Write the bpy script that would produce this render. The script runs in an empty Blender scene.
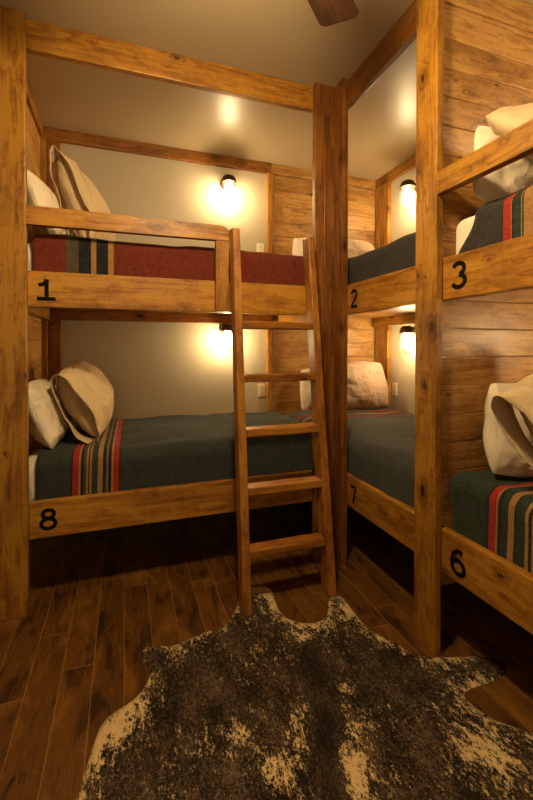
import bpy, bmesh, math, random
from mathutils import Vector, Matrix, noise
random.seed(7)
S = bpy.context.scene
C = S.collection
R = math.radians

# ---------------------------------------------------------------- camera, world, lights, exposure
cd = bpy.data.cameras.new('camera'); cam = bpy.data.objects.new('camera', cd); C.objects.link(cam)
cd.sensor_fit = 'VERTICAL'; cd.sensor_height = 36.0; cd.sensor_width = 24.0
cd.lens = 406.66 / 800 * 36
cd.shift_y = -(400 - 352.22) / 800
cd.clip_start = 0.02
cam.location = (0, 0, 1.3454)
cam.rotation_euler = (R(90 - 0.636), R(-0.024), R(-19.41))
S.camera = cam

W = bpy.data.worlds.new('world'); S.world = W; W.use_nodes = True
bg = W.node_tree.nodes['Background']; bg.inputs[0].default_value = (1.0, 0.8, 0.55, 1); bg.inputs[1].default_value = 0.02
S.view_settings.view_transform = 'Standard'; S.view_settings.look = 'None'
S.view_settings.gamma = 1; S.view_settings.use_curve_mapping = False
S.view_settings.exposure = 0.0

LAMP_COL = (1.0, 0.72, 0.37)
SCONCE_E = 180.0        # emission of the bulb in each wall lamp
FAN_E = 340.0           # emission of the light kit under the ceiling fan
FILL_W = 10.0

# soft fill light added behind the camera
al = bpy.data.lights.new('fill_light', 'AREA'); al.energy = FILL_W; al.color = (1.0, 0.72, 0.42)
al.shape = 'RECTANGLE'; al.size = 1.0; al.size_y = 2.0
ao = bpy.data.objects.new('fill_light', al); C.objects.link(ao)
ao.location = (-0.6, -2.05, 1.5); ao.rotation_euler = (R(90), 0, R(-8))

# ---------------------------------------------------------------- node helpers
def newmat(name):
    m = bpy.data.materials.new(name); m.use_nodes = True
    nt = m.node_tree; b = nt.nodes['Principled BSDF']
    return m, nt, b
def N(nt, t, **k):
    n = nt.nodes.new(t)
    for a, v in k.items(): setattr(n, a, v)
    return n
def setin(nt, sock, v):
    if isinstance(v, bpy.types.NodeSocket): nt.links.new(v, sock)
    elif v is not None: sock.default_value = v
def math_(nt, op, a, b=None, c=None, clamp=False):
    n = N(nt, 'ShaderNodeMath', operation=op, use_clamp=clamp)
    setin(nt, n.inputs[0], a); setin(nt, n.inputs[1], b); setin(nt, n.inputs[2], c)
    return n.outputs[0]
def vmath(nt, op, a, b=None):
    n = N(nt, 'ShaderNodeVectorMath', operation=op)
    setin(nt, n.inputs[0], a)
    if op == 'SCALE': setin(nt, n.inputs['Scale'], b)
    else: setin(nt, n.inputs[1], b)
    return n.outputs[0]
def mix(nt, f, a, b, blend='MIX'):
    n = N(nt, 'ShaderNodeMix', data_type='RGBA', blend_type=blend)
    setin(nt, n.inputs['Factor'], f); setin(nt, n.inputs['A'], a); setin(nt, n.inputs['B'], b)
    return [o for o in n.outputs if o.type == 'RGBA'][0]
def A_(n, name): return [i for i in n.inputs if i.name == name and i.enabled][0]
def mixc(nt, f, a, b, blend='MIX'):
    n = N(nt, 'ShaderNodeMix', data_type='RGBA', blend_type=blend)
    setin(nt, n.inputs[0], f); setin(nt, n.inputs[6], a); setin(nt, n.inputs[7], b)
    return n.outputs[2]
def noise_(nt, vec, scale=1.0, detail=2.0, rough=0.5, dist=0.0):
    n = N(nt, 'ShaderNodeTexNoise'); setin(nt, n.inputs['Vector'], vec)
    n.inputs['Scale'].default_value = scale; n.inputs['Detail'].default_value = detail
    n.inputs['Roughness'].default_value = rough; n.inputs['Distortion'].default_value = dist
    return n.outputs['Fac']
def ramp(nt, f, stops, interp='LINEAR'):
    n = N(nt, 'ShaderNodeValToRGB'); cr = n.color_ramp; cr.interpolation = interp
    while len(cr.elements) < len(stops): cr.elements.new(0.5)
    for e, (p, c) in zip(cr.elements, stops):
        e.position = p; e.color = (*c, 1) if len(c) == 3 else c
    setin(nt, n.inputs[0], f); return n.outputs[0]
def smooth(nt, x, lo, hi, a=0.0, b=1.0):
    n = N(nt, 'ShaderNodeMapRange', interpolation_type='SMOOTHSTEP')
    setin(nt, n.inputs[0], x)
    for i, v in zip((1, 2, 3, 4), (lo, hi, a, b)): n.inputs[i].default_value = v
    return n.outputs[0]
def bump(nt, b, h, strength, dist):
    n = N(nt, 'ShaderNodeBump'); n.inputs['Strength'].default_value = strength; n.inputs['Distance'].default_value = dist
    setin(nt, n.inputs['Height'], h); nt.links.new(n.outputs[0], b.inputs['Normal'])

WOODS = {}
TONES = {  # light, mid, dark, knot (linear base colours), roughness, grain frequency
    'post':   ((.35, .165, .017), (.215, .086, .007), (.070, .021, .002), (.022, .006, .002), .42, 7, 1.5),
    'dark':   ((.23, .090, .014), (.145, .048, .007), (.060, .017, .003), (.018, .005, .002), .40, 7, 1.3),
    'beam':   ((.32, .125, .017), (.20, .068, .008), (.085, .025, .003), (.025, .007, .002), .40, 7, 1.2),
    'rail':   ((.43, .205, .026), (.29, .120, .012), (.115, .036, .004), (.03, .009, .003), .40, 6, 1.4),
    'panel':  ((.50, .275, .080), (.35, .168, .040), (.15, .058, .012), (.04, .013, .004), .38, 8, 1.1),
    'panel_lit':   ((.62, .340, .085), (.47, .230, .045), (.22, .085, .015), (.04, .013, .004), .38, 8, .9),  # lightened copy of the panel wood, lamp light on the end panel put into colour
    'ladder': ((.37, .155, .024), (.25, .090, .011), (.11, .033, .004), (.03, .009, .003), .38, 7, .8),
    'fan':    ((.10, .040, .014), (.06, .024, .008), (.03, .011, .004), (.02, .01, .005), .45, 7, .2),
}
def wood(tone, axis):
    k = (tone, axis)
    if k in WOODS: return WOODS[k]
    L, M, D, K, rg, fr, kn = TONES[tone]
    m, nt, b = newmat(tone + '_wood_' + axis.lower())
    tc = N(nt, 'ShaderNodeTexCoord').outputs['Object']
    at = N(nt, 'ShaderNodeAttribute', attribute_name='rnd').outputs['Fac']
    sp = N(nt, 'ShaderNodeSeparateXYZ'); nt.links.new(tc, sp.inputs[0])
    o = {'X': (0, 1, 2), 'Y': (1, 0, 2), 'Z': (2, 0, 1)}[axis]
    cb = N(nt, 'ShaderNodeCombineXYZ')
    nt.links.new(math_(nt, 'MULTIPLY_ADD', at, 41.3, sp.outputs[o[0]]), cb.inputs[0])
    nt.links.new(math_(nt, 'MULTIPLY_ADD', at, 17.1, sp.outputs[o[1]]), cb.inputs[1])
    nt.links.new(math_(nt, 'MULTIPLY_ADD', at, 9.7, sp.outputs[o[2]]), cb.inputs[2])
    P = cb.outputs[0]
    # knots
    def knots(sc, seed, dens, r0, r1):
        vk = vmath(nt, 'ADD', vmath(nt, 'MULTIPLY', P, sc), (seed, seed * 2.3, seed * .7))
        vo = N(nt, 'ShaderNodeTexVoronoi'); nt.links.new(vk, vo.inputs['Vector']); vo.inputs['Scale'].default_value = 1; vo.inputs['Randomness'].default_value = 1
        cs = N(nt, 'ShaderNodeSeparateColor'); nt.links.new(vo.outputs['Color'], cs.inputs[0])
        has = math_(nt, 'GREATER_THAN', cs.outputs[0], 1 - dens)
        d = math_(nt, 'ADD', vo.outputs['Distance'], math_(nt, 'MULTIPLY', math_(nt, 'SUBTRACT', noise_(nt, P, 70, 2), .5), .12))
        return math_(nt, 'MULTIPLY', smooth(nt, d, r1, r0), has), math_(nt, 'MULTIPLY', smooth(nt, d, r1 * 3.2, r0 * .6), has)
    c1, h1 = knots((4.2, 7.5, 7.5), 0.0, .40 * kn, .07, .12)
    c2, h2 = knots((8, 15, 15), 5.0, .13 * kn, .05, .12)
    core = math_(nt, 'MAXIMUM', c1, math_(nt, 'MULTIPLY', c2, .8)); halo = math_(nt, 'MAXIMUM', h1, math_(nt, 'MULTIPLY', h2, .6))
    # growth rings, bent round the knots
    v1 = vmath(nt, 'MULTIPLY', P, (1.1, 8.0, 8.0))
    n1 = noise_(nt, v1, 1.0, 3.0, .5)
    ring = math_(nt, 'ADD', math_(nt, 'MULTIPLY', n1, float(fr) * 1.3), math_(nt, 'MULTIPLY', halo, 1.6))
    saw = math_(nt, 'FRACT', ring)
    band = math_(nt, 'MULTIPLY', math_(nt, 'POWER', saw, 2.5), smooth(nt, saw, 1.0, .9))
    fine = noise_(nt, vmath(nt, 'MULTIPLY', P, (6, 210, 210)), 1, 3, .65)
    strk = noise_(nt, vmath(nt, 'MULTIPLY', P, (2.5, 45, 45)), 1, 3, .6)
    blot = noise_(nt, vmath(nt, 'MULTIPLY', P, (3.0, 9, 9)), 1, 4, .62)
    mott = noise_(nt, P, 38, 3, .65)
    f = math_(nt, 'ADD', math_(nt, 'MULTIPLY', band, .38), math_(nt, 'MULTIPLY', math_(nt, 'SUBTRACT', fine, .38), .75))
    f = math_(nt, 'ADD', f, math_(nt, 'MULTIPLY', math_(nt, 'SUBTRACT', strk, .5), .8))
    f = math_(nt, 'ADD', f, math_(nt, 'MULTIPLY', math_(nt, 'SUBTRACT', blot, .46), 1.5))
    f = math_(nt, 'ADD', f, math_(nt, 'MULTIPLY', math_(nt, 'SUBTRACT', mott, .5), .55))
    f = math_(nt, 'ADD', f, math_(nt, 'MULTIPLY', halo, .40))
    f = math_(nt, 'ADD', f, math_(nt, 'MULTIPLY', math_(nt, 'SUBTRACT', math_(nt, 'FRACT', math_(nt, 'MULTIPLY', at, 7.31)), .5), .22))
    col = ramp(nt, f, [(0.0, L), (.34, M), (.85, D)])
    col = mixc(nt, core, col, (*K, 1))
    nt.links.new(col, b.inputs['Base Color'])
    nt.links.new(math_(nt, 'MULTIPLY_ADD', blot, .22, rg - .08), b.inputs['Roughness'])
    b.inputs['Specular IOR Level'].default_value = .4
    bump(nt, b, math_(nt, 'ADD', math_(nt, 'MULTIPLY', fine, .5), math_(nt, 'MULTIPLY', band, -.5)), .35, .0012)
    WOODS[k] = m; return m

def plain(name, col, rough=.5, metal=0.0, spec=.5):
    m, nt, b = newmat(name)
    b.inputs['Base Color'].default_value = (*col, 1); b.inputs['Roughness'].default_value = rough
    b.inputs['Metallic'].default_value = metal; b.inputs['Specular IOR Level'].default_value = spec
    tc = N(nt, 'ShaderNodeTexCoord').outputs['Object']
    n = noise_(nt, tc, 25, 3)
    nt.links.new(mixc(nt, math_(nt, 'MULTIPLY', n, .25), (*col, 1), (*[c * .75 for c in col], 1)), b.inputs['Base Color'])
    return m

def paint(name, col, rough, spec=.5, bs=.12):
    m, nt, b = newmat(name)
    tc = N(nt, 'ShaderNodeTexCoord').outputs['Object']
    n = noise_(nt, tc, 1.3, 3); n2 = noise_(nt, tc, 70, 3)
    nt.links.new(mixc(nt, n, (*[c * .93 for c in col], 1), (*[min(1, c * 1.06) for c in col], 1)), b.inputs['Base Color'])
    b.inputs['Roughness'].default_value = rough; b.inputs['Specular IOR Level'].default_value = spec
    bump(nt, b, math_(nt, 'ADD', math_(nt, 'MULTIPLY', n, 1.5), math_(nt, 'MULTIPLY', n2, .25)), bs, .004)
    return m

def fabric(name, col, fleck=.25, scale=420, wr=.0, stripes=None, rough=.95):
    """felted wool or cotton; stripes: [(position along the bed in metres, colour)], constant steps woven into the cloth"""
    m, nt, b = newmat(name)
    tc = N(nt, 'ShaderNodeTexCoord').outputs['Object']
    base = (*col, 1)
    if stripes:
        at = N(nt, 'ShaderNodeAttribute', attribute_name='su').outputs['Fac']
        lo = stripes[0][0] - .02; hi = stripes[-1][0] + .02
        t = N(nt, 'ShaderNodeMapRange'); setin(nt, t.inputs[0], math_(nt, 'ADD', at, math_(nt, 'MULTIPLY', math_(nt, 'SUBTRACT', noise_(nt, tc, 300, 1), .5), .003)))
        t.inputs[1].default_value = lo; t.inputs[2].default_value = hi
        st = [(0.0, col)] + [((p - lo) / (hi - lo), c) for p, c in stripes]
        base = ramp(nt, t.outputs[0], st, 'CONSTANT')
    n = noise_(nt, tc, scale, 2, .7); n2 = noise_(nt, tc, 9, 3); n5 = noise_(nt, tc, 45, 3, .6)
    if wr >= .4:
        c_ = noise_(nt, vmath(nt, 'MULTIPLY', tc, (1, 1, .8)), 6.5, 3, .5, .9)
        n2 = math_(nt, 'ADD', math_(nt, 'MULTIPLY', math_(nt, 'POWER', math_(nt, 'SUBTRACT', 1.0, math_(nt, 'ABSOLUTE', math_(nt, 'MULTIPLY_ADD', c_, 5.0, -2.5)), None, True), 2.0), 1.6), n2)
    else:
        base = mixc(nt, smooth(nt, n5, .3, .7), mixc(nt, 1.0, base, (.80, .80, .80, 1), 'MULTIPLY'), mixc(nt, .02, base, (.5, .45, .35, 1)))
    c2 = mixc(nt, smooth(nt, n, .35, .68), mixc(nt, 1.0, base, (1 - fleck, 1 - fleck, 1 - fleck, 1), 'MULTIPLY'), mixc(nt, fleck * .08, base, (.6, .55, .4, 1)))
    nt.links.new(c2, b.inputs['Base Color'])
    b.inputs['Roughness'].default_value = rough; b.inputs['Specular IOR Level'].default_value = .15
    b.inputs['Sheen Weight'].default_value = .04
    b.inputs['Sheen Roughness'].default_value = .6
    bump(nt, b, math_(nt, 'ADD', math_(nt, 'MULTIPLY', n, .3), math_(nt, 'MULTIPLY', n2, wr * 2)), .45, .009)
    return m

# ---------------------------------------------------------------- object helpers
def tag(o, label, cat, group=None):
    o['label'] = label; o['category'] = cat
    if group: o['group'] = group
    return o
def thing(name, loc, label, cat, group=None):
    o = bpy.data.objects.new(name, None); C.objects.link(o); o.location = loc; o.empty_display_size = .05
    return tag(o, label, cat, group)
def link(name, bm, mat, parent=None, origin=None, smooth_=False, auto=None):
    """bm is in world coordinates; origin moves the object's own zero point"""
    if origin is None:
        xs = [v.co for v in bm.verts]
        origin = sum((Vector(c) for c in xs), Vector()) / max(1, len(xs))
    origin = Vector(origin)
    bmesh.ops.translate(bm, verts=bm.verts, vec=-origin)
    bmesh.ops.recalc_face_normals(bm, faces=bm.faces)
    me = bpy.data.meshes.new(name); bm.to_mesh(me); bm.free()
    if smooth_:
        for p in me.polygons: p.use_smooth = True
    me.materials.append(mat)
    o = bpy.data.objects.new(name, me); C.objects.link(o)
    if parent is not None:
        o.parent = parent
        pl = Vector(parent.location)
        g = parent.parent
        while g is not None: pl += Vector(g.location); g = g.parent
        o.location = origin - pl
    else: o.location = origin
    return o
def put_rnd(bm, geom_verts, val):
    ly = bm.verts.layers.float.get('rnd') or bm.verts.layers.float.new('rnd')
    for v in geom_verts: v[ly] = val
def box(bm, x0, x1, y0, y1, z0, z1, bev=.003, rnd=None, seg=2):
    if rnd is None: rnd = random.random()
    tmp = bmesh.new()
    bmesh.ops.create_cube(tmp, size=1)
    for v in tmp.verts:
        v.co = Vector(((x0 + x1) / 2 + v.co.x * (x1 - x0), (y0 + y1) / 2 + v.co.y * (y1 - y0), (z0 + z1) / 2 + v.co.z * (z1 - z0)))
    if bev: bmesh.ops.bevel(tmp, geom=tmp.edges[:], offset=bev, segments=seg, profile=.5, affect='EDGES')
    append(bm, tmp, rnd)
def append(bm, tmp, rnd=None):
    ly = bm.verts.layers.float.get('rnd') or bm.verts.layers.float.new('rnd')
    mp = {}
    for v in tmp.verts:
        n = bm.verts.new(v.co); n[ly] = rnd if rnd is not None else 0.0; mp[v] = n
    for f in tmp.faces:
        try: bm.faces.new([mp[v] for v in f.verts])
        except ValueError: pass
    tmp.free()
def board(name, parent, b, axis, tone, bev=.004, rnd=None):
    bm = bmesh.new(); box(bm, *b, bev=bev, rnd=rnd)
    c = ((b[0] + b[1]) / 2, (b[2] + b[3]) / 2, (b[4] + b[5]) / 2)
    return link(name, bm, wood(tone, axis), parent, c)
def structure(o): o['kind'] = 'structure'; return o
def tube(bm, pts, r, seg=8, closed=False):
    rings = []; n = len(pts)
    for i, p in enumerate(pts):
        p = Vector(p)
        a = Vector(pts[(i - 1) % n]) if (closed or i > 0) else p
        c = Vector(pts[(i + 1) % n]) if (closed or i < n - 1) else p
        t = (c - a).normalized()
        up = Vector((0, 0, 1)) if abs(t.z) < .9 else Vector((1, 0, 0))
        s = t.cross(up).normalized(); u = s.cross(t)
        rings.append([bm.verts.new(p + (s * math.cos(2 * math.pi * k / seg) + u * math.sin(2 * math.pi * k / seg)) * r) for k in range(seg)])
    m = n if closed else n - 1
    for i in range(m):
        a, c = rings[i], rings[(i + 1) % n]
        for k in range(seg): bm.faces.new((a[k], a[(k + 1) % seg], c[(k + 1) % seg], c[k]))
    if not closed:
        bm.faces.new(rings[0][::-1]); bm.faces.new(rings[-1])
def lathe(bm, prof, c, seg=28):
    rings = []
    for r, z in prof:
        rings.append([bm.verts.new((c[0] + r * math.cos(2 * math.pi * k / seg), c[1] + r * math.sin(2 * math.pi * k / seg), c[2] + z)) for k in range(seg)])
    for a, b in zip(rings, rings[1:]):
        for k in range(seg): bm.faces.new((a[k], a[(k + 1) % seg], b[(k + 1) % seg], b[k]))
    if prof[0][0] > 1e-6: bm.faces.new(rings[0][::-1])
    if prof[-1][0] > 1e-6: bm.faces.new(rings[-1])
    bmesh.ops.remove_doubles(bm, verts=bm.verts, dist=1e-6)

# ---------------------------------------------------------------- the room
def wallbox(name, b, mat):
    bm = bmesh.new(); box(bm, *b, bev=0)
    return structure(link(name, bm, mat, None, (0, 0, 0)))
WALL = paint('beige_wall_paint', (.47, .41, .29), .5, .35)
CEIL = paint('tan_ceiling_paint', (.48, .39, .25), .36, .5, .03)

m, nt, b = newmat('hickory_floor_planks')
tc = N(nt, 'ShaderNodeTexCoord').outputs['Object']
sp = N(nt, 'ShaderNodeSeparateXYZ'); nt.links.new(tc, sp.inputs[0])
row = math_(nt, 'DIVIDE', sp.outputs[0], .122); ri = math_(nt, 'FLOOR', row); rf = math_(nt, 'FRACT', row)
wn = N(nt, 'ShaderNodeTexWhiteNoise', noise_dimensions='1D'); nt.links.new(ri, wn.inputs['W'])
ln = math_(nt, 'ADD', math_(nt, 'DIVIDE', sp.outputs[1], 1.15), math_(nt, 'MULTIPLY', wn.outputs['Value'], 5.0))
li = math_(nt, 'FLOOR', ln); lf = math_(nt, 'FRACT', ln)
w2 = N(nt, 'ShaderNodeTexWhiteNoise', noise_dimensions='2D')
cb = N(nt, 'ShaderNodeCombineXYZ'); nt.links.new(ri, cb.inputs[0]); nt.links.new(li, cb.inputs[1]); nt.links.new(cb.outputs[0], w2.inputs['Vector'])
rv = w2.outputs['Value']
ex = math_(nt, 'MULTIPLY', math_(nt, 'MINIMUM', rf, math_(nt, 'SUBTRACT', 1.0, rf)), .122)
ey = math_(nt, 'MULTIPLY', math_(nt, 'MINIMUM', lf, math_(nt, 'SUBTRACT', 1.0, lf)), 1.15)
ed = math_(nt, 'MINIMUM', ex, ey)
pv = N(nt, 'ShaderNodeCombineXYZ')
nt.links.new(math_(nt, 'MULTIPLY_ADD', rv, 53.0, sp.outputs[0]), pv.inputs[0]); nt.links.new(math_(nt, 'MULTIPLY_ADD', rv, 29.0, sp.outputs[1]), pv.inputs[1])
g1 = noise_(nt, vmath(nt, 'MULTIPLY', pv.outputs[0], (14, 4.5, 1)), 1, 4, .6, .6)
g2 = noise_(nt, vmath(nt, 'MULTIPLY', pv.outputs[0], (160, 7, 1)), 1, 3, .6)
bandf = math_(nt, 'FRACT', math_(nt, 'MULTIPLY', g1, 6.0))
f = math_(nt, 'ADD', math_(nt, 'MULTIPLY', g1, .9), math_(nt, 'MULTIPLY', g2, .35))
f = math_(nt, 'ADD', f, math_(nt, 'MULTIPLY', bandf, .10))
f = math_(nt, 'ADD', f, math_(nt, 'MULTIPLY', math_(nt, 'SUBTRACT', rv, .5), .11))
col = ramp(nt, f, [(.42, (.22, .092, .010)), (.64, (.135, .052, .006)), (.84, (.035, .012, .002))])
seam_highlight = smooth(nt, ed, .0024, .0010)
col = mixc(nt, math_(nt, 'MULTIPLY', seam_highlight, .5), col, (.38, .21, .07, 1))  # bevel highlights along the plank edges painted into the colour
nt.links.new(col, b.inputs['Base Color'])
nt.links.new(math_(nt, 'MULTIPLY_ADD', g2, .2, .34), b.inputs['Roughness'])
bump(nt, b, math_(nt, 'ADD', smooth(nt, ed, .0, .004), math_(nt, 'MULTIPLY', g2, .25)), .5, .002)
FLOOR = m

wallbox('floor', (-2.3, 2.5, -2.3, 3.6, -.1, 0), FLOOR)
wallbox('ceiling', (-2.3, 2.5, -2.3, 3.6, 3.0, 3.1), CEIL)
wallbox('wall_back', (-2.3, 2.5, 3.48, 3.6, 0, 3.0), WALL)
wallbox('wall_right', (2.398, 2.5, -2.3, 3.48, 0, 3.0), WALL)
wallbox('wall_left', (-2.3, -2.2, -2.3, 3.48, 0, 3.0), WALL)
wallbox('wall_front', (-2.2, 2.398, -2.3, -2.2, 0, 3.0), WALL)
structure(board('trim_1', None, (-.555, 1.262, 3.44, 3.48, 2.912, 3.0), 'X', 'beam'))
structure(board('trim_2', None, (2.358, 2.398, 1.47, 3.455, 2.912, 3.0), 'Y', 'rail'))
structure(board('trim_3', None, (-.536, -.448, 3.44, 3.48, .5, 2.912), 'Z', 'beam'))
structure(board('trim_4', None, (1.222, 1.262, 3.435, 3.48, .3, 2.912), 'Z', 'rail'))
structure(board('trim_5', None, (2.358, 2.398, 3.25, 3.375, .3, 2.912), 'Z', 'rail'))
structure(board('trim_6', None, (2.3585, 2.398, 3.376, 3.455, .3, 2.912), 'Z', 'panel'))

# ---------------------------------------------------------------- numbers painted on the rails
INK = plain('black_number_paint', (.006, .005, .005), .8, 0, .1)
def arc(cx, cy, rx, ry, a0, a1, n=20):
    return [(cx + rx * math.cos(R(a0 + (a1 - a0) * i / n)), cy + ry * math.sin(R(a0 + (a1 - a0) * i / n))) for i in range(n + 1)]
GLYPH = {  # strokes in a box about 0.75 wide, 1 high, centred on 0, .5
    '1': [[(.02, .93), (.02, .07)], [(-.33, .06), (.35, .06)], [(-.28, .66), (-.12, .70), (.0, .80), (.04, .93)]],
    '2': [arc(0, .70, .25, .23, 165, -35) + [(-.02, .34), (-.28, .08)], [(-.30, .07), (.30, .07)]],
    '3': [arc(-.02, .73, .24, .20, 160, -85), arc(-.02, .29, .28, .22, 85, -160)],
    '6': [arc(.02, .31, .25, .24, 0, 360, 30), [(.20, .86), (.02, .90), (-.15, .76), (-.23, .55), (-.235, .33)]],
    '7': [[(-.28, .92), (.27, .92)], [(.26, .90), (.10, .55), (-.02, .05)]],
    '8': [arc(0, .73, .21, .19, 0, 360, 30), arc(0, .29, .26, .23, 0, 360, 30)],
}
def painted(ch, parent, centre, h, ax, wscale=1.0, sw=.17):
    bm = bmesh.new(); lift = 0
    for st in GLYPH[ch]:
        lift += .00015
        n = len(st); pts = [Vector((p[0] * wscale, p[1])) for p in st]
        closed = (pts[0] - pts[-1]).length < 1e-4
        L, Rr = [], []
        for i, p in enumerate(pts):
            a = pts[i - 1] if i > 0 else (pts[-2] if closed else p)
            c = pts[i + 1] if i < n - 1 else (pts[1] if closed else p)
            t = (c - a).normalized(); nn = Vector((-t.y, t.x))
            L.append(p + nn * sw / 2); Rr.append(p - nn * sw / 2)
        def w(q, d):
            if ax == 'Y': return (centre[0] + q.x * h, centre[1] - .0012 - lift + d, centre[2] + (q.y - .5) * h)
            return (centre[0] - .0012 - lift + d, centre[1] - q.x * h, centre[2] + (q.y - .5) * h)
        for i in range(n - 1):
            f_ = [bm.verts.new(w(q, 0)) for q in (L[i], L[i + 1], Rr[i + 1], Rr[i])]
            b_ = [bm.verts.new(w(q, .0012)) for q in (L[i], L[i + 1], Rr[i + 1], Rr[i])]
            bm.faces.new(f_); bm.faces.new(b_[::-1])
            for k in range(4): bm.faces.new((f_[k], f_[(k + 1) % 4], b_[(k + 1) % 4], b_[k]))
    bmesh.ops.remove_doubles(bm, verts=bm.verts, dist=1e-5)
    o = link('painted_number', bm, INK, parent, centre)
    o['label'] = 'black painted number ' + ch
    return o

# ---------------------------------------------------------------- plank panels
def planks_y(name, parent, x0, x1, yf, thick, z0, z1, h, tone, zs=None):
    """horizontal planks on a wall that faces -Y"""
    bm = bmesh.new(); z = z0
    while z < z1 - .02:
        zt = min(z1, z + h); box(bm, x0, x1, yf, yf + thick, z + .0008, zt - .0008, bev=.004, rnd=random.random()); z = zt
    return link(name, bm, wood(tone, 'X'), parent, (x0, yf, z0))
def planks_x(name, parent, y0, y1, xf, thick, z0, z1, h, tone):
    bm = bmesh.new(); z = z0
    while z < z1 - .02:
        zt = min(z1, z + h); box(bm, xf - thick, xf, y0, y1, z + .0008, zt - .0008, bev=.004, rnd=random.random()); z = zt
    return link(name, bm, wood(tone, 'Y'), parent, (xf, y0, z0))
def deck(name, parent, b, n, tone='panel', along='Y'):
    bm = bmesh.new()
    x0, x1, y0, y1, z0, z1 = b
    for i in range(n):
        if along == 'Y': box(bm, x0 + (x1 - x0) * i / n, x0 + (x1 - x0) * (i + 1) / n - .002, y0, y1, z0, z1, bev=.003, rnd=random.random())
        else: box(bm, x0, x1, y0 + (y1 - y0) * i / n, y0 + (y1 - y0) * (i + 1) / n - .002, z0, z1, bev=.003, rnd=random.random())
    return link(name, bm, wood(tone, along), parent, ((x0 + x1) / 2, (y0 + y1) / 2, z0))

# ---------------------------------------------------------------- bunk 1 over 8, along the back wall
A = thing('bunk_bed', (.35, 2.9, 0), 'built-in pine double bunk along the back wall, rails painted 1 and 8', 'bunk bed')
board('post', A, (-.602, -.453, 2.302, 2.343, 0, 3.0), 'Z', 'post')
board('corner_board', A, (1.133, 1.196, 2.304, 2.344, 0, 3.0), 'Z', 'dark')
board('corner_board', A, (1.197, 1.2715, 2.3045, 2.344, 0, 3.0), 'Z', 'dark')
board('header_beam', A, (-.60, 1.27, 2.3445, 2.384, 2.849, 3.0), 'X', 'rail')
rA = board('bed_rail', A, (-.60, 1.27, 2.3445, 2.384, 1.5526, 1.7355), 'X', 'rail', rnd=.31)
painted('1', rA, (-.372, 2.3445, 1.646), .115, 'Y', 1.08)
rA8 = board('bed_rail', A, (-.60, 1.27, 2.3445, 2.384, .365, .5536), 'X', 'rail', rnd=.77)
painted('8', rA8, (-.367, 2.3445, .461), .112, 'Y', 1.12)
# guard rail with rounded outer end, and its short upright
bm = bmesh.new()
prof = [(-.4525, 1.960), (.583, 1.965), (.583, 1.998)] + [(.583 - .045 + .045 * math.cos(R(a)), 2.005 + .045 * math.sin(R(a))) for a in (0, 20, 40, 60, 90)] + [(-.4525, 2.053)]
fr = [bm.verts.new((x, 2.304, z)) for x, z in prof]; bk = [bm.verts.new((x, 2.3435, z)) for x, z in prof]
bm.faces.new(fr); bm.faces.new(bk[::-1])
for i in range(len(fr)): bm.faces.new((fr[i], fr[(i + 1) % len(fr)], bk[(i + 1) % len(fr)], bk[i]))
put_rnd(bm, bm.verts, .63)
link('guard_rail', bm, wood('rail', 'X'), A)
board('guard_upright', A, (.504, .582, 2.305, 2.3435, 1.556, 1.964), 'Z', 'rail')
deck('bed_platform', A, (-.555, 1.305, 2.385, 3.438, 1.637, 1.655), 8)
deck('bed_platform', A, (-.555, 1.305, 2.385, 3.438, .455, .475), 8)
board('ledger', A, (-.55, 1.25, 3.395, 3.435, 1.553, 1.636), 'X', 'beam')
board('ledger', A, (-.555, -.515, 2.39, 3.394, 1.553, 1.636), 'Y', 'rail')
board('ledger', A, (-.55, 1.25, 3.395, 3.435, .37, .454), 'X', 'beam')
planks_x('end_panel', A, 2.345, 3.478, -.572, .02, .30, 2.91, .137, 'panel_lit')
board('panel_cap', A, (-.594, -.556, 2.385, 3.439, 2.912, 3.0), 'Y', 'rail')
board('panel_batten', A, (-.571, -.537, 3.40, 3.439, 1.66, 2.911), 'Z', 'rail')
board('panel_batten', A, (-.571, -.537, 3.40, 3.439, .48, 1.552), 'Z', 'rail')

# ---------------------------------------------------------------- bunk 2 over 7, along the right wall
B = thing('bunk_bed', (1.85, 2.4, 0), 'built-in pine double bunk in the far right corner, rails painted 2 and 7', 'bunk bed')
board('corner_board', B, (1.272, 1.312, 2.209, 2.344, 0, 3.0), 'Z', 'dark')
board('post', B, (1.272, 1.308, 1.412, 1.546, 0, 3.0), 'Z', 'post', rnd=.45)
board('header_beam', B, (1.3125, 1.352, 1.46, 2.40, 2.849, 3.0), 'Y', 'dark')
rB = board('bed_rail', B, (1.3125, 1.352, 1.46, 3.43, 1.5526, 1.7355), 'Y', 'rail', rnd=.12)
painted('2', rB, (1.3125, 2.138, 1.642), .112, 'X', .98, .16)
rB7 = board('bed_rail', B, (1.3125, 1.352, 1.46, 3.43, .365, .5536), 'Y', 'rail', rnd=.9)
painted('7', rB7, (1.3125, 2.138, .454), .112, 'X', .95, .15)
deck('bed_platform', B, (1.353, 2.357, 1.465, 3.438, 1.637, 1.655), 14, along='X')
deck('bed_platform', B, (1.353, 2.357, 1.465, 3.438, .455, .475), 14, along='X')
board('ledger', B, (2.318, 2.3575, 1.465, 3.438, 1.553, 1.636), 'Y', 'rail')
board('ledger', B, (2.318, 2.3575, 1.465, 3.438, .37, .454), 'Y', 'ladder')
planks_y('headboard_panel', B, 1.292, 2.3575, 3.458, .02, .30, 2.912, .137, 'panel')
board('panel_cap', B, (1.2625, 2.3575, 3.448, 3.479, 2.9125, 3.0), 'X', 'panel')
board('panel_batten', B, (1.2625, 1.2915, 3.445, 3.479, .30, 2.9115), 'Z', 'panel')

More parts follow.
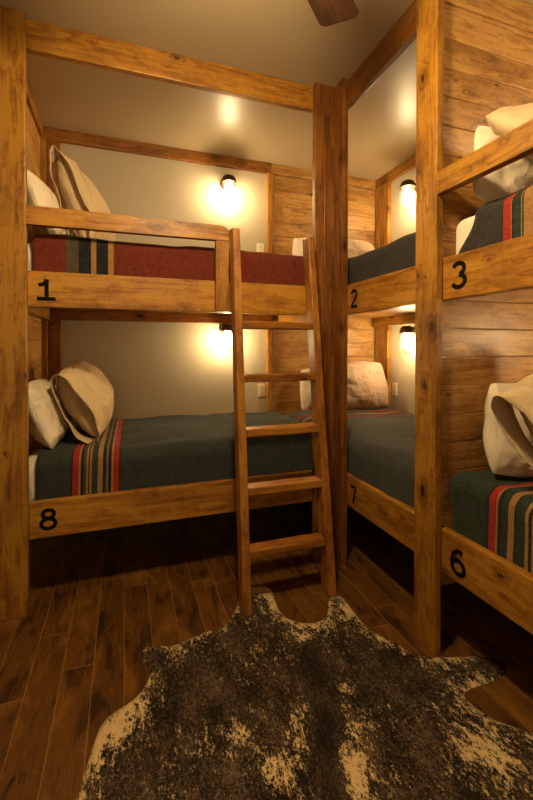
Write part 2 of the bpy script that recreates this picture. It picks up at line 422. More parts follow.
# ---------------------------------------------------------------- bunk 3 over 6, right foreground
Cc = thing('bunk_bed', (1.85, .4, 0), 'built-in pine double bunk at the right edge, rails painted 3 and 6', 'bunk bed')
board('guard_rail', Cc, (1.272, 1.3115, -.45, 1.4115, 2.003, 2.101), 'Y', 'post', rnd=.2)
rC = board('bed_rail', Cc, (1.3125, 1.352, -.60, 1.4405, 1.5526, 1.7355), 'Y', 'rail', rnd=.52)
painted('3', rC, (1.3125, 1.326, 1.647), .115, 'X', 1.05)
rC6 = board('bed_rail', Cc, (1.3125, 1.352, -.60, 1.4405, .365, .5536), 'Y', 'rail', rnd=.08)
painted('6', rC6, (1.3125, 1.325, .452), .118, 'X', 1.08)
board('post', Cc, (1.272, 1.3115, -.60, -.455, 0, 3.0), 'Z', 'post')
deck('bed_platform', Cc, (1.353, 2.396, -.58, 1.439, 1.637, 1.655), 12, along='X')
deck('bed_platform', Cc, (1.353, 2.396, -.58, 1.439, .455, .475), 12, along='X')
planks_y('partition_panel', Cc, 1.3125, 2.397, 1.442, .017, .28, 2.866, .128, 'panel')
board('panel_cap', Cc, (1.3125, 2.397, 1.436, 1.459, 2.867, 3.0), 'X', 'panel')

# ---------------------------------------------------------------- ladder
LD = thing('ladder', (.83, 2.05, 0), 'wooden five-rung ladder leaning on the bunk between rails 1 and 8', 'ladder')
yf = lambda z: 1.93 + .28 * z / 2.03
def stile(xb0, xb1, xt0, xt1, ztop, rnd):
    bm = bmesh.new(); tmp = bmesh.new(); D = .088
    a = [tmp.verts.new(p) for p in ((xb0, yf(0), .0065), (xb1, yf(0), .0065), (xb1, yf(0) + D, .0065), (xb0, yf(0) + D, .0065))]
    b2 = [tmp.verts.new(p) for p in ((xt0, yf(ztop), ztop), (xt1, yf(ztop), ztop), (xt1, yf(ztop) + D, ztop + .012), (xt0, yf(ztop) + D, ztop + .012))]
    tmp.faces.new(a[::-1]); tmp.faces.new(b2)
    for i in range(4): tmp.faces.new((a[i], a[(i + 1) % 4], b2[(i + 1) % 4], b2[i]))
    bmesh.ops.recalc_face_normals(tmp, faces=tmp.faces)
    bmesh.ops.bevel(tmp, geom=tmp.edges[:], offset=.005, segments=2, profile=.5, affect='EDGES')
    append(bm, tmp, rnd); link('stile', bm, wood('ladder', 'Z'), LD)
stile(.560, .605, .578, .620, 2.015, .3); stile(1.036, 1.086, 1.040, 1.082, 2.005, .8)
for zt, rn in ((1.492, .1), (1.20, .4), (.912, .6), (.614, .2), (.306, .9)):
    x0 = .605 + (.620 - .605) * zt / 2 - .001; y = yf(zt)
    board('rung', LD, (x0, 1.037, y - .003, y + .085, zt - .042, zt), 'X', 'ladder', bev=.006, rnd=rn)

# ---------------------------------------------------------------- caged wall lamps
BRONZE = plain('dark_bronze', (.09, .05, .03), .4, .8)
m, nt, b = newmat('clear_jar_glass')
for n in list(nt.nodes):
    if n.type != 'OUTPUT_MATERIAL': nt.nodes.remove(n)
out = [n for n in nt.nodes if n.type == 'OUTPUT_MATERIAL'][0]
tr = N(nt, 'ShaderNodeBsdfTransparent'); gl = N(nt, 'ShaderNodeBsdfGlossy'); gl.inputs['Roughness'].default_value = .08
lw = N(nt, 'ShaderNodeLayerWeight'); lw.inputs[0].default_value = .25
mx = N(nt, 'ShaderNodeMixShader'); nt.links.new(math_(nt, 'MULTIPLY', lw.outputs['Fresnel'], .5), mx.inputs[0]); nt.links.new(tr.outputs[0], mx.inputs[1]); nt.links.new(gl.outputs[0], mx.inputs[2])
nt.links.new(mx.outputs[0], out.inputs[0]); GLASS = m
m, nt, b = newmat('glowing_frosted_bulb')
b.inputs['Base Color'].default_value = (.9, .85, .7, 1); b.inputs['Emission Color'].default_value = (*LAMP_COL, 1); b.inputs['Emission Strength'].default_value = SCONCE_E
BULB = m
def sconce(c, d, label):
    """c: lamp axis at the top of the glass; d: unit vector from wall to lamp; wall is .12 m behind"""
    t = thing('wall_lamp', c, label, 'wall lamp', 'caged wall lamps')
    d = Vector(d); c = Vector(c); s = Vector((-d.y, d.x, 0))
    wall = c - d * .118
    bm = bmesh.new()      # round back plate
    seg = 24; r1 = [bm.verts.new(wall + s * .05 * math.cos(2 * math.pi * k / seg) + Vector((0, 0, .02 + .05 * math.sin(2 * math.pi * k / seg)))) for k in range(seg)]
    r2 = [bm.verts.new(wall + d * .018 + s * .045 * math.cos(2 * math.pi * k / seg) + Vector((0, 0, .02 + .045 * math.sin(2 * math.pi * k / seg)))) for k in range(seg)]
    bm.faces.new(r1[::-1]); bm.faces.new(r2)
    for k in range(seg): bm.faces.new((r1[k], r1[(k + 1) % seg], r2[(k + 1) % seg], r2[k]))
    link('back_plate', bm, BRONZE, t)
    bm = bmesh.new(); tube(bm, [wall + d * .01 + Vector((0, 0, .02)), wall + d * .06 + Vector((0, 0, .03)), c + Vector((0, 0, .03))], .017, 12)
    link('arm', bm, BRONZE, t, smooth_=True)
    bm = bmesh.new(); lathe(bm, [(0, .055), (.03, .052), (.05, .04), (.06, .02), (.064, 0), (.064, -.008), (.055, -.008), (.05, .0), (0, .0)], c)
    link('cap', bm, BRONZE, t, smooth_=True)
    bm = bmesh.new(); lathe(bm, [(.045, -.002), (.047, -.05), (.047, -.11), (.042, -.14), (.028, -.158), (.0, -.163)], c)
    link('glass_jar', bm, GLASS, t, smooth_=True)
    bm = bmesh.new(); lathe(bm, [(0, -.150), (.020, -.146), (.033, -.130), (.039, -.10), (.039, -.06), (.033, -.03), (.025, -.010), (0, -.008)], c)
    link('bulb', bm, BULB, t, smooth_=True)
    bm = bmesh.new()
    for k in range(4):
        a = math.pi / 4 + k * math.pi / 2; ca, sa = math.cos(a), math.sin(a)
        tube(bm, [c + Vector((r * ca, r * sa, z)) for r, z in ((.056, 0), (.057, -.06), (.056, -.12), (.048, -.155), (.03, -.178), (.012, -.186))], .0028, 6)
    for r, z in ((.057, -.075), (.057, -.02), (.014, -.186)):
        tube(bm, [c + Vector((r * math.cos(2 * math.pi * k / 24), r * math.sin(2 * math.pi * k / 24), z)) for k in range(24)], .0028, 6, closed=True)
    link('wire_cage', bm, BRONZE, t, smooth_=True)
    return t
sconce((.847, 3.36, 2.745), (0, -1, 0), 'lit caged wall lamp on the back wall above bunk 1')
sconce((.835, 3.36, 1.495), (0, -1, 0), 'lit caged wall lamp on the back wall above bed 8, partly behind the ladder')
sconce((2.28, 2.87, 2.71), (-1, 0, 0), 'lit caged wall lamp on the right wall above the plain charcoal blanket')
sconce((2.28, 2.87, 1.48), (-1, 0, 0), 'lit caged wall lamp on the right wall above the slate blue blanket')
sconce((2.28, .80, 2.71), (-1, 0, 0), 'caged wall lamp over the upper right foreground bunk')
sconce((2.28, .80, 1.48), (-1, 0, 0), 'caged wall lamp over the green blanket of the lower right foreground bunk')

# ---------------------------------------------------------------- outlets
PLATE = plain('ivory_plastic', (.85, .76, .56), .4); SLOT = plain('dark_slots', (.05, .04, .03), .6)
def outlet(c, d, label):
    t = thing('wall_outlet', c, label, 'outlet', 'ivory wall outlets')
    c = Vector(c); d = Vector(d)
    def bx(w, h, o0, o1, dz):
        if abs(d.y) > .5: y0, y1 = sorted((c.y + d.y * o0, c.y + d.y * o1)); return (c.x - w / 2, c.x + w / 2, y0, y1, c.z + dz - h / 2, c.z + dz + h / 2)
        x0, x1 = sorted((c.x + d.x * o0, c.x + d.x * o1)); return (x0, x1, c.y - w / 2, c.y + w / 2, c.z + dz - h / 2, c.z + dz + h / 2)
    bm = bmesh.new(); box(bm, *bx(.072, .118, 0, .006, 0), bev=.0025); link('cover_plate', bm, PLATE, t)
    for dz in (.022, -.022):
        bm = bmesh.new(); box(bm, *bx(.034, .030, .0062, .009, dz), bev=.0012); r = link('receptacle', bm, PLATE, t)
        for sx in (-.007, .007):
            bm = bmesh.new()
            q = bx(.003, .010, .0092, .0098, dz + .002); q = list(q)
            if abs(d.y) > .5: q[0] += sx; q[1] += sx
            else: q[2] += sx; q[3] += sx
            box(bm, *q, bev=0); link('slot', bm, SLOT, r)
outlet((1.165, 3.48, 2.225), (0, -1, 0), 'ivory outlet on the back wall just above the red blanket')
outlet((1.176, 3.48, .962), (0, -1, 0), 'ivory outlet on the back wall above bed 8, right of the ladder stile')
outlet((2.398, 3.186, .959), (-1, 0, 0), 'ivory outlet on the right wall beside the bed 7 pillow')

# ---------------------------------------------------------------- ceiling fan (one blade reaches into the picture)
FX, FY = .35, 1.08
FN = thing('ceiling_fan', (FX, FY, 3.0), 'brown-bladed ceiling fan with one blade showing at the top edge', 'ceiling fan')
bm = bmesh.new(); lathe(bm, [(0, 0), (.075, 0), (.07, -.03), (.03, -.06), (.014, -.07), (.014, -.20), (.05, -.22), (.12, -.235), (.13, -.30), (.10, -.335), (0, -.335)], (FX, FY, 2.999))
link('motor_housing', bm, BRONZE, FN, smooth_=True)
m, nt, b = newmat('lit_frosted_glass')
b.inputs['Base Color'].default_value = (.9, .85, .75, 1); b.inputs['Emission Color'].default_value = (*LAMP_COL, 1); b.inputs['Emission Strength'].default_value = FAN_E
bm = bmesh.new(); lathe(bm, [(0, -.336), (.09, -.338), (.10, -.37), (.085, -.42), (.05, -.45), (0, -.46)], (FX, FY, 2.999))
shade = link('light_shade', bm, m, FN, smooth_=True)
for k in range(4):
    a = math.atan2(.42, .50) + k * math.pi / 2
    bm = bmesh.new(); t_ = bmesh.new()
    prof = [(.17, -.045), (.50, -.078), (.60, -.082)] + [(.635 + .025 * math.cos(R(q)), -.060 + .025 * math.sin(R(q))) for q in (-80, -45, 0)] + [(.66 + .0, .055)] + [(.635 + .025 * math.cos(R(q)), .06 + .025 * math.sin(R(q))) for q in (20, 60, 90)] + [(.50, .078), (.17, .045)]
    top = [t_.verts.new((x, y, .004)) for x, y in prof]; bot = [t_.verts.new((x, y, -.004)) for x, y in prof]
    t_.faces.new(top); t_.faces.new(bot[::-1])
    for i in range(len(top)): t_.faces.new((top[i], bot[i], bot[(i + 1) % len(top)], top[(i + 1) % len(top)]))
    bmesh.ops.rotate(t_, verts=t_.verts, matrix=Matrix.Rotation(R(7), 3, 'X'))
    append(bm, t_, .2 + .1 * k)
    me_o = link('blade', bm, wood('fan', 'X'), FN, (0, 0, 0))
    me_o.location = (0, 0, -.30); me_o.rotation_euler = (0, 0, a)
    bm = bmesh.new(); box(bm, .09, .24, -.016, .016, -.012, -.005, bev=.002)
    br_ = link('blade_bracket', bm, BRONZE, me_o, (0, 0, 0)); br_.location = (0, 0, 0)

# ---------------------------------------------------------------- bedding
SHEET = fabric('white_cotton_sheet', (.74, .66, .52), .05, 600, .5)
def mattress(b, label, bev=.09):
    bm = bmesh.new(); x0, x1, y0, y1, z0, z1 = b
    box(bm, *b, bev=bev, seg=6)
    return tag(link('mattress', bm, SHEET, None, ((x0 + x1) / 2, (y0 + y1) / 2, z0), smooth_=True), label, 'mattress')
def fold(a, lo, hi, Rr):
    """bend a flat coordinate down over both ends of a bed"""
    if a < lo + Rr:
        s = lo + Rr - a; q = s / Rr
        if q < math.pi / 2: return lo + Rr - Rr * math.sin(q), Rr * (1 - math.cos(q))
        return lo, Rr + (s - Rr * math.pi / 2)
    if a > hi - Rr:
        s = a - (hi - Rr); q = s / Rr
        if q < math.pi / 2: return hi - Rr + Rr * math.sin(q), Rr * (1 - math.cos(q))
        return hi, Rr + (s - Rr * math.pi / 2)
    return a, 0.0
def blanket(name, lab, mat, u0, u1, v0, v1, ulo, uhi, vlo, vhi, ztop, along, Rr=.05, amp=.006, seed=0, shear=0.0, warp=None, edge=None):
    """sheet laid over a bed: u runs along the bed, v across it"""
    nu, nv = int((u1 - u0) / .02), int((v1 - v0) / .018)
    bm = bmesh.new(); ly = bm.verts.layers.float.new('su'); grid = []
    for i in range(nu + 1):
        rowv = []
        for j in range(nv + 1):
            v = v0 + (v1 - v0) * j / nv; ue = edge(v) if edge else u1; u = u0 + (ue - u0) * i / nu
            su = u
            uu = u + shear * (v - vlo) 
            if warp: uu += warp(u, v)
            pu, du = fold(uu, ulo, uhi, Rr); pv, dv = fold(v, vlo, vhi, Rr)
            z = ztop - du - dv
            n = noise.fractal(Vector((u * 2.2 + seed, v * 2.2, seed * 3.1)), .8, 2.0, 3)
            n2 = noise.noise(Vector((u * 9 + seed, v * 5, 3)))
            drop = max(du, dv)
            z += amp * (n * 1.6 + n2 * .4) * (1 if drop < .05 else .3)
            off = -.004 + .006 * (n + n2 * .6) if drop > .03 else 0
            if v < (vlo + vhi) / 2: pv += -abs(off) if drop > .03 and dv >= du else 0
            p = (pu, pv, z) if along == 'X' else (pv, pu, z)
            vt = bm.verts.new(p); vt[ly] = su; rowv.append(vt)
        grid.append(rowv)
    for i in range(nu):
        for j in range(nv): bm.faces.new((grid[i][j], grid[i + 1][j], grid[i + 1][j + 1], grid[i][j + 1]))
    c = ((ulo + uhi) / 2, (vlo + vhi) / 2, ztop) if along == 'X' else ((vlo + vhi) / 2, (ulo + uhi) / 2, ztop)
    o = link(name, bm, mat, None, c, smooth_=True)
    md = o.modifiers.new('thickness', 'SOLIDIFY'); md.thickness = .009; md.offset = -1
    if any(f.normal.z > 0 for f in o.data.polygons[:1]): pass
    return tag(o, lab, 'blanket')
RED = (.150, .017, .006); TAN = (.36, .19, .06); NAVY = (.006, .007, .012); GREY = (.085, .060, .032)
GRN = (.026, .036, .034); BLK = (.008, .008, .008); SRED = (.36, .018, .010); DGRN = (.015, .032, .019); OLV = (.07, .06, .035)

def stripe_set(start, seq, base):
    out = []; p = start
    for w, c in seq: out.append((p, c)); p += w
    out.append((p, base)); return out
# bed 8
mattress((-.54, 1.29, 2.40, 3.42, .476, .750), 'white sheeted mattress under the blue-green blanket along the back wall')
st8 = stripe_set(-.262, [(w_ * .80, c_) for w_, c_ in [(.008, BLK), (.036, SRED), (.012, TAN), (.020, BLK), (.016, OLV), (.012, TAN), (.008, BLK), (.012, TAN), (.040, GRN), (.030, TAN), (.014, BLK), (.012, GRN), (.008, TAN), (.022, BLK), (.012, TAN), (.036, SRED), (.008, BLK)]], GRN)
blanket('blanket', 'blue-green wool blanket on bed 8 with red, tan and black stripes near the pillows', fabric('teal_wool', GRN, .35, 260, .3, st8),
        -.43, 1.44, 2.13, 3.36, -.60, 1.315, 2.388, 3.43, .792, 'X', .085, .012, 1.0, shear=.02)
# bed 1
mattress((-.54, 1.29, 2.40, 3.42, 1.656, 1.910), 'white sheeted mattress under the dark red blanket')
st1 = stripe_set(-.286, [(.062, GREY), (.062, NAVY), (.026, TAN), (.060, NAVY), (.028, TAN)], RED)
blanket('blanket', 'dark red wool blanket on bunk 1 with navy and tan stripes', fabric('red_wool', RED, .3, 260, .3, st1),
        -.445, 1.44, 2.13, 3.36, -.452, 1.315, 2.388, 3.43, 1.945, 'X', .045, .007, 5.0)
# bed 7
mattress((1.378, 2.345, 1.485, 3.45, .476, .735), 'white sheeted mattress of the lower bunk in the far right corner')
SLATE = (.055, .060, .060)
st7 = stripe_set(2.84, [(.012, BLK), (.035, SRED), (.02, BLK), (.03, OLV), (.02, BLK), (.03, TAN), (.05, SLATE), (.03, BLK), (.03, SRED), (.012, BLK)], SLATE)
blanket('blanket', 'slate blue wool blanket on bed 7 with thin red stripes by the pillow', fabric('slate_wool', SLATE, .35, 260, .3, st7),
        1.30, 3.28, 1.10, 2.345, 1.462, 3.60, 1.357, 2.45, .782, 'Y', .09, .012, 9.0)
# bed 2
mattress((1.378, 2.345, 1.485, 3.45, 1.656, 1.905), 'white sheeted mattress of the upper bunk in the far right corner')
CHAR = (.026, .024, .021)
blanket('blanket', 'charcoal wool blanket on bunk 2', fabric('charcoal_wool', CHAR, .35, 260, .3),
        1.30, 3.10, 1.10, 2.345, 1.462, 3.60, 1.357, 2.45, 1.945, 'Y', .09, .012, 13.0)
# bed 6
mattress((1.375, 2.39, -.50, 1.437, .476, .750), 'white sheeted mattress under the dark green blanket in the right foreground', .05)
def seq6(base):
    return [(.036, BLK), (.030, TAN), (.016, BLK), (.016, TAN), (.03, base), (.026, TAN), (.014, BLK), (.016, TAN), (.05, base), (.03, TAN), (.02, BLK), (.03, base), (.02, TAN), (.04, SRED), (.014, BLK)]
s6 = stripe_set(.60, seq6(DGRN), DGRN); s6 = s6[:-1] + [(1.17, TAN), (1.182, SRED), (1.216, BLK), (1.226, DGRN)]
s6 = [(.60, BLK), (.62, SRED), (.66, TAN), (.68, DGRN), (.72, BLK), (.74, TAN), (.78, BLK), (.79, DGRN), (.86, TAN), (.90, BLK), (.915, TAN), (.93, DGRN), (.985, BLK), (.995, TAN), (1.035, BLK), (1.047, TAN), (1.06, DGRN), (1.098, BLK), (1.106, TAN), (1.13, BLK), (1.136, DGRN), (1.160, BLK), (1.176, TAN), (1.182, SRED), (1.214, BLK), (1.224, DGRN)]
blanket('blanket', 'dark green wool blanket on bed 6 with red, black and tan stripes', fabric('green_wool', DGRN, .35, 260, .3, s6),
        -.45, 1.40, 1.13, 2.36, -.7, 1.70, 1.362, 2.50, .790, 'Y', .06, .010, 17.0, edge=lambda v: 1.412 + .012 * math.sin(v * 20))
# bed 3
mattress((1.375, 2.39, -.50, 1.437, 1.656, 1.910), 'white sheeted mattress under the striped charcoal blanket in the right foreground', .05)
s3 = [(.70, SRED), (.76, TAN), (.80, BLK), (.86, CHAR), (.90, TAN), (.96, BLK), (1.02, TAN), (1.075, BLK), (1.082, TAN), (1.086, DGRN), (1.112, BLK), (1.120, TAN), (1.125, SRED), (1.155, BLK), (1.160, CHAR)]
blanket('blanket', 'charcoal wool blanket on bunk 3 with red, dark green and tan stripes', fabric('charcoal_striped_wool', CHAR, .35, 260, .3, s3),
        -.45, 1.345, 1.13, 2.36, -.7, 1.70, 1.362, 2.50, 1.955, 'Y', .08, .014, 21.0, edge=lambda v: 1.375 - max(0, v - 1.16) * .42 - max(0, v - 1.36) * .5 + .02 * math.sin(v * 23))

# ---------------------------------------------------------------- pillows
def pillow(lab, w, h, t, centre, rot, mat, seed, hem=0, hem_w=.07, sag=.0, rel=1.0):
    """w x h cushion in its own XZ plane, t thick along Y; hem = -1 / 1 leaves the open mouth of the case at that X side"""
    n = 34; bm = bmesh.new()
    def shape(a, c):
        e = 1 - .03 * (1 - (abs(c)) ** 2.5); f_ = 1 - .03 * (1 - (abs(a)) ** 2.5)
        x = a * w / 2 * e; z = c * h / 2 * f_
        k_ = 1 - .11 * abs(a * c) ** 3; x *= k_; z *= k_
        th = t / 2 * (max(0, 1 - abs(a) ** 2.2) ** .62) * (max(0, 1 - abs(c) ** 2.2) ** .62)
        th *= 1 + .18 * (-c) * sag
        return x, z, th
    front, back = [], []
    for side, store in ((-1, front), (1, back)):
        for i in range(n + 1):
            r_ = []
            for j in range(n + 1):
                a = -math.cos(math.pi * i / n); c = -math.cos(math.pi * j / n)
                a = .5 * a + .5 * (2 * i / n - 1); c = .5 * c + .5 * (2 * j / n - 1)
                x, z, th = shape(a, c)
                q = Vector((x * 5 + seed * 7.7, z * 5 + seed, side * 3 + seed))
                wn_ = noise.fractal(q * .8, .7, 2.1, 4)
                rx = noise.noise(Vector((seed + side, x * 3.5 + z * 9 + wn_ * 1.5, x * 2)))   # creases that run from the corners
                ridge = (1 - abs(rx) * 2.2)
                edge = max(0, 1 - max(abs(a), abs(c)) ** 6)
                th2 = th + rel * (.020 * wn_ + .013 * ridge) * edge
                y = side * max(th2, 0.0)
                x += .016 * noise.noise(q * 1.3) ; z += .016 * noise.noise(q * 1.3 + Vector((9, 9, 9))) - sag * .03 * (1 - abs(c)) * 0
                if 0 < i < n and 0 < j < n or side == -1: v = bm.verts.new((x, y, z))
                else: v = front[i][j]
                r_.append(v)
            store.append(r_)
    for i in range(n):
        for j in range(n):
            for g, fl in ((front, 0), (back, 1)):
                q = [g[i][j], g[i + 1][j], g[i + 1][j + 1], g[i][j + 1]]
                try: bm.faces.new(q[::-1] if fl else q)
                except ValueError: pass
    o = link('pillow', bm, mat, None, (0, 0, 0), smooth_=True)
    o.location = centre; o.rotation_euler = rot
    md = o.modifiers.new('round', 'SUBSURF'); md.levels = 1; md.render_levels = 1
    tag(o, lab, 'pillow')
    if hem:
        bm = bmesh.new(); m_ = 40; rings = []
        for s in range(5):
            rr = []
            xx = hem * (w / 2 * (.80 + .06 * s) + hem_w * s / 4 * .6)
            for k in range(m_):
                ph = 2 * math.pi * k / m_
                zz = math.sin(ph) ; zz = math.copysign(abs(zz) ** .75, zz) * h / 2 * (.90 + .02 * s)
                gap = t * (.40 - .045 * s) + .012
                yy = math.cos(ph) * gap * (1 + .35 * noise.noise(Vector((zz * 6 + seed, s * .3, 1)))) + .022 * s / 4 * noise.noise(Vector((zz * 11, seed, 2)))
                x3 = xx + .02 * s / 4 * noise.noise(Vector((zz * 7, yy * 9, seed))) + (hem * .03 * s / 4 * (zz / h))
                rr.append(bm.verts.new((x3, yy, zz)))
            rings.append(rr)
        for a_, c_ in zip(rings, rings[1:]):
            for k in range(m_): bm.faces.new((a_[k], a_[(k + 1) % m_], c_[(k + 1) % m_], c_[k]))
        hm = link('pillowcase_hem', bm, mat, o, (0, 0, 0), smooth_=True); hm.location = (0, 0, 0)
        md = hm.modifiers.new('thickness', 'SOLIDIFY'); md.thickness = .003
    return o
WHITEP = fabric('white_pillow_cotton', (.76, .66, .50), .04, 700, .5)
TANP = fabric('tan_pillow_cotton', (.62, .47, .28), .05, 700, .5)
PINKP = fabric('taupe_pillow_cotton', (.50, .36, .26), .05, 700, .4)
# heads of beds 8 and 1 are at the left end panel; pillows lean on it, faces towards +X
def lean(deg, yaw=0, roll=0):   # local Y axis becomes world X; the top tips towards -X
    return (Matrix.Rotation(R(yaw), 4, 'Z') @ Matrix.Rotation(R(-deg), 4, 'Y') @ Matrix.Rotation(R(90), 4, 'Z') @ Matrix.Rotation(R(roll), 4, 'Y')).to_euler()
pillow('white pillow against the left panel of bed 8, behind the tan one', .60, .40, .19, (-.435, 2.74, .97), lean(20, 0, 0), WHITEP, 1.0)
pillow('tan pillow leaning on the white pillow at the head of bed 8', .62, .48, .24, (-.215, 2.90, 1.03), lean(25, -10, -8), TANP, 2.0, hem=-1)
pillow('white pillow against the left panel of bunk 1, behind the tan one', .60, .40, .19, (-.435, 2.72, 2.12), lean(20, 0, 0), WHITEP, 3.0)
pillow('tan pillow standing upright at the head of bunk 1 behind the guard rail', .56, .60, .22, (-.215, 2.95, 2.235), lean(19, -14, 2), TANP, 4.0, hem=-1, hem_w=.04)
# heads of beds 7 and 2 are at the back panel; faces towards -Y
def leany(deg, yaw=0, roll=0):
    return (Matrix.Rotation(R(yaw), 4, 'Z') @ Matrix.Rotation(R(-deg), 4, 'X') @ Matrix.Rotation(R(roll), 4, 'Y')).to_euler()
pillow('taupe pillow upright against the back panel of bed 7', .64, .46, .20, (2.02, 3.22, 1.00), leany(14, 0, 0), PINKP, 5.0)
pillow('white pillow at the back panel of bed 7, seen between ladder and corner post', .44, .40, .18, (1.72, 3.37, .965), leany(8, 0, 0), WHITEP, 6.0)
pillow('cream pillow against the back panel of bunk 2, right of the corner post', .60, .46, .22, (1.97, 3.26, 2.14), leany(20, 0, 0), PINKP, 7.0)
pillow('white pillow at the back panel of bunk 2, left of the corner post', .44, .40, .18, (1.62, 3.30, 2.14), leany(16, 0, 4), WHITEP, 8.0)
# heads of beds 3 and 6 are at the partition
pillow('white pillow leaning on the partition of bed 6', .66, .42, .24, (1.765, 1.30, .98), leany(6, 0, 5), WHITEP, 9.0)
pillow('tan pillow leaning on the white pillow of bed 6, its case end open', .60, .42, .20, (1.70, 1.10, 1.11), leany(20, 0, -20), TANP, 10.0, hem=-1)
pillow('white pillow low against the partition of bunk 3', .66, .36, .17, (1.70, 1.32, 2.085), leany(8, 0, 10), WHITEP, 11.0)
pillow('tan pillow piled over the white pillow of bunk 3', .64, .46, .20, (1.69, 1.12, 2.165), leany(52, 0, 7), TANP, 12.0)

# ---------------------------------------------------------------- cowhide rug
pix = [(-.42, .62), (-.33, .95)]
SPA = (0.824, 1.679); SPB = (0.585, 1.075)
BLOBS = [(-0.015, 1.527, 0.1, 0.5), (0.209, 1.798, 0.05, 0.2), (0.706, 2.11, 0.06, 0.5), (1.085, 1.797, 0.06, 0.4), (0.378, 1.349, 0.05, 0.45), (0.452, 1.199, 0.06, 0.5), (0.765, 1.232, 0.05, 0.4), (0.818, 1.391, 0.03, 0.4), (1.132, 1.57, 0.05, 0.2), (1.121, 1.032, 0.1, 0.5), (1.137, 1.231, 0.05, 0.25), (1.083, 1.431, 0.06, -0.3), (0.125, 1.798, 0.05, -0.7), (1.469, 1.278, 0.07, -0.6), (0.28, 1.58, 0.12, -0.25), (0.988, 1.115, 0.1, -0.15), (0.763, 1.7, 0.05, 0.3)]
HIDE = [  # outline on the floor, metres
    (-0.131, 1.313), (-0.116, 1.399), (-0.095, 1.493), (-0.079, 1.541), (-0.05, 1.577), (0.023, 1.609), (0.073, 1.653), (0.108, 1.735), (0.068, 1.812), (0.083, 1.886), (0.135, 1.881), (0.206, 1.843), (0.33, 1.887), (0.454, 1.901), (0.498, 1.939), (0.536, 2.007), (0.582, 2.083), (0.639, 2.153), (0.681, 2.159), (0.738, 2.159), (0.775, 2.106), (0.756, 2.008), (0.745, 1.892), (0.781, 1.824), (0.852, 1.779), (0.919, 1.78), (0.972, 1.821), (1.024, 1.914), (1.059, 1.939), (1.101, 1.933), (1.111, 1.886), (1.098, 1.776), (1.096, 1.661), (1.126, 1.6), (1.169, 1.524), (1.188, 1.454), (1.238, 1.418), (1.312, 1.392), (1.435, 1.355), (1.504, 1.324), (1.525, 1.288), (1.505, 1.252), (1.448, 1.231), (1.357, 1.226), (1.282, 1.228), (1.245, 1.221), (1.232, 1.199), (1.232, 1.156), (1.256, 1.096), (1.31, 1.041), (1.342, 1.014), (1.48, 0.88), (1.55, 0.7), (1.5, 0.55), (1.4, 0.4), (1.3, 0.1), (1.25, -0.15), (1.05, -0.28), (0.8, -0.2), (0.55, -0.3), (0.3, -0.15), (0.12, 0.1), (-0.02, 0.4), (-0.22, 0.55), (-0.33, 0.75), (-0.3, 0.95), (-0.2, 1.15)
]
def inside(p, poly):
    c = False; n = len(poly)
    for i in range(n):
        x1, y1 = poly[i]; x2, y2 = poly[(i + 1) % n]
        if (y1 > p[1]) != (y2 > p[1]) and p[0] < (x2 - x1) * (p[1] - y1) / (y2 - y1) + x1: c = not c
    return c
def segd(p, a, b_):
    ax, ay = a; bx_, by = b_; dx, dy = bx_ - ax, by - ay
    t = max(0, min(1, ((p[0] - ax) * dx + (p[1] - ay) * dy) / (dx * dx + dy * dy + 1e-12)))
    return math.hypot(p[0] - ax - t * dx, p[1] - ay - t * dy)
def smooth_poly(P, k=3):
    for _ in range(k - 1):
        Q = []
        for i in range(len(P)):
            a, b_ = Vector(P[i]), Vector(P[(i + 1) % len(P)])
            Q += [tuple(a * .75 + b_ * .25), tuple(a * .25 + b_ * .75)]
        P = Q
    return P
poly = smooth_poly(HIDE, 2)
poly = [(x + .004 * noise.noise(Vector((x * 60, y * 60, 0))), y + .004 * noise.noise(Vector((x * 60, y * 60, 5)))) for x, y in poly]
from mathutils.geometry import delaunay_2d_cdt
pts = [Vector(p) for p in poly]; nb = len(pts)
xs = [p[0] for p in poly]; ys = [p[1] for p in poly]
g = .022; yy = min(ys); r_i = 0
while yy < max(ys):
    xx = min(xs) + (g / 2 if r_i % 2 else 0)
    while xx < max(xs):
        if inside((xx, yy), poly):
            if min(segd((xx, yy), poly[i], poly[(i + 1) % nb]) for i in range(0, nb)) > .009: pts.append(Vector((xx, yy)))
        xx += g
    yy += g; r_i += 1
vs, es, fs, *_ = delaunay_2d_cdt(pts, [], [list(range(nb))], 1, 1e-5)
bm = bmesh.new(); lc = bm.verts.layers.float.new('cream'); lsp = bm.verts.layers.float.new('spine')
SP0, SP1 = Vector(SPA), Vector(SPB)
sdir = (SP1 - SP0).normalized(); snor = Vector((-sdir.y, sdir.x))
vv = []
for p in vs:
    d = min(segd(p, poly[i], poly[(i + 1) % nb]) for i in range(nb))
    q = Vector(p) - SP0; along = q.dot(sdir); across = q.dot(snor) + .02 * noise.noise(Vector((along * 4, 0, 0)))
    z = .0035 + .0045 * min(1, d / .02) + .004 * max(0, noise.noise(Vector((p[0] * 3, p[1] * 3, 7)))) * min(1, d / .08)
    v = bm.verts.new((p[0], p[1], z))
    n = noise.fractal(Vector((p[0] * 3.2, p[1] * 3.2, 2)), .7, 2, 3)
    cr = .12 + .22 * n + .50 * math.exp(-d / .05) 
    cr += .55 * math.exp(-((abs(across) - .085) / .04) ** 2) * max(0, min(1, (along - .16) / .2)) * (.5 + noise.noise(Vector((along * 6, across * 9, 1))))
    for bx_, by, br, ba in BLOBS:
        dd = math.hypot(p[0] - bx_, p[1] - by); cr += ba * math.exp(-(dd / br) ** 2)
    v[lc] = cr; v[lsp] = (.75 + .6 * noise.noise(Vector((along * 14, across * 30, 3)))) * math.exp(-(across / .036) ** 2) * max(0, min(1, (along - .0) / .08)); vv.append(v)
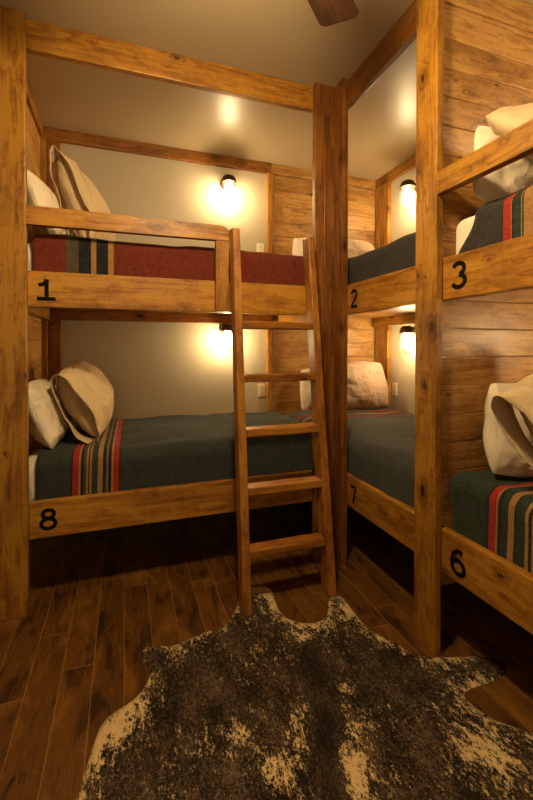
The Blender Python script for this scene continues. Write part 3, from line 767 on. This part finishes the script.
for f_ in fs:
    try: bm.faces.new([vv[i] for i in f_])
    except ValueError: pass
m, nt, b = newmat('brindled_cowhide')
tc = N(nt, 'ShaderNodeTexCoord').outputs['Object']
cr = N(nt, 'ShaderNodeAttribute', attribute_name='cream').outputs['Fac']; spn = N(nt, 'ShaderNodeAttribute', attribute_name='spine').outputs['Fac']
wv = vmath(nt, 'MULTIPLY', tc, (1.45, .75, 1))
n1 = noise_(nt, wv, 26, 4, .75, .3); n2 = noise_(nt, wv, 85, 3, .7); n3 = noise_(nt, wv, 320, 2, .6); n4 = noise_(nt, wv, 6, 3, .6)
s_ = math_(nt, 'ADD', math_(nt, 'MULTIPLY', math_(nt, 'SUBTRACT', n1, .5), 1.9), math_(nt, 'MULTIPLY', math_(nt, 'SUBTRACT', n2, .5), 1.5))
s_ = math_(nt, 'ADD', s_, math_(nt, 'MULTIPLY', math_(nt, 'SUBTRACT', n3, .5), .9))
s_ = math_(nt, 'ADD', s_, math_(nt, 'SUBTRACT', cr, math_(nt, 'MULTIPLY', spn, .9)))
cf = smooth(nt, s_, .36, .74)
dark = ramp(nt, math_(nt, 'ADD', math_(nt, 'MULTIPLY', n3, .45), math_(nt, 'ADD', math_(nt, 'MULTIPLY', n2, .35), math_(nt, 'MULTIPLY', n4, .28))), [(.47, (.005, .004, .003)), (.54, (.030, .019, .011)), (.63, (.15, .10, .06))])
dark = mixc(nt, math_(nt, 'MULTIPLY', spn, .8), dark, (.010, .007, .005, 1))
nt.links.new(mixc(nt, cf, dark, (.68, .50, .25, 1)), b.inputs['Base Color'])
b.inputs['Roughness'].default_value = .75; b.inputs['Specular IOR Level'].default_value = .12
bump(nt, b, math_(nt, 'ADD', n3, math_(nt, 'MULTIPLY', n2, .7)), .6, .004)
o = link('cowhide_rug', bm, m, None, (.6, 1.2, 0), smooth_=True)
md = o.modifiers.new('thickness', 'SOLIDIFY'); md.thickness = .0034; md.offset = -1
tag(o, 'brindled black and cream cowhide rug spread on the plank floor', 'rug')
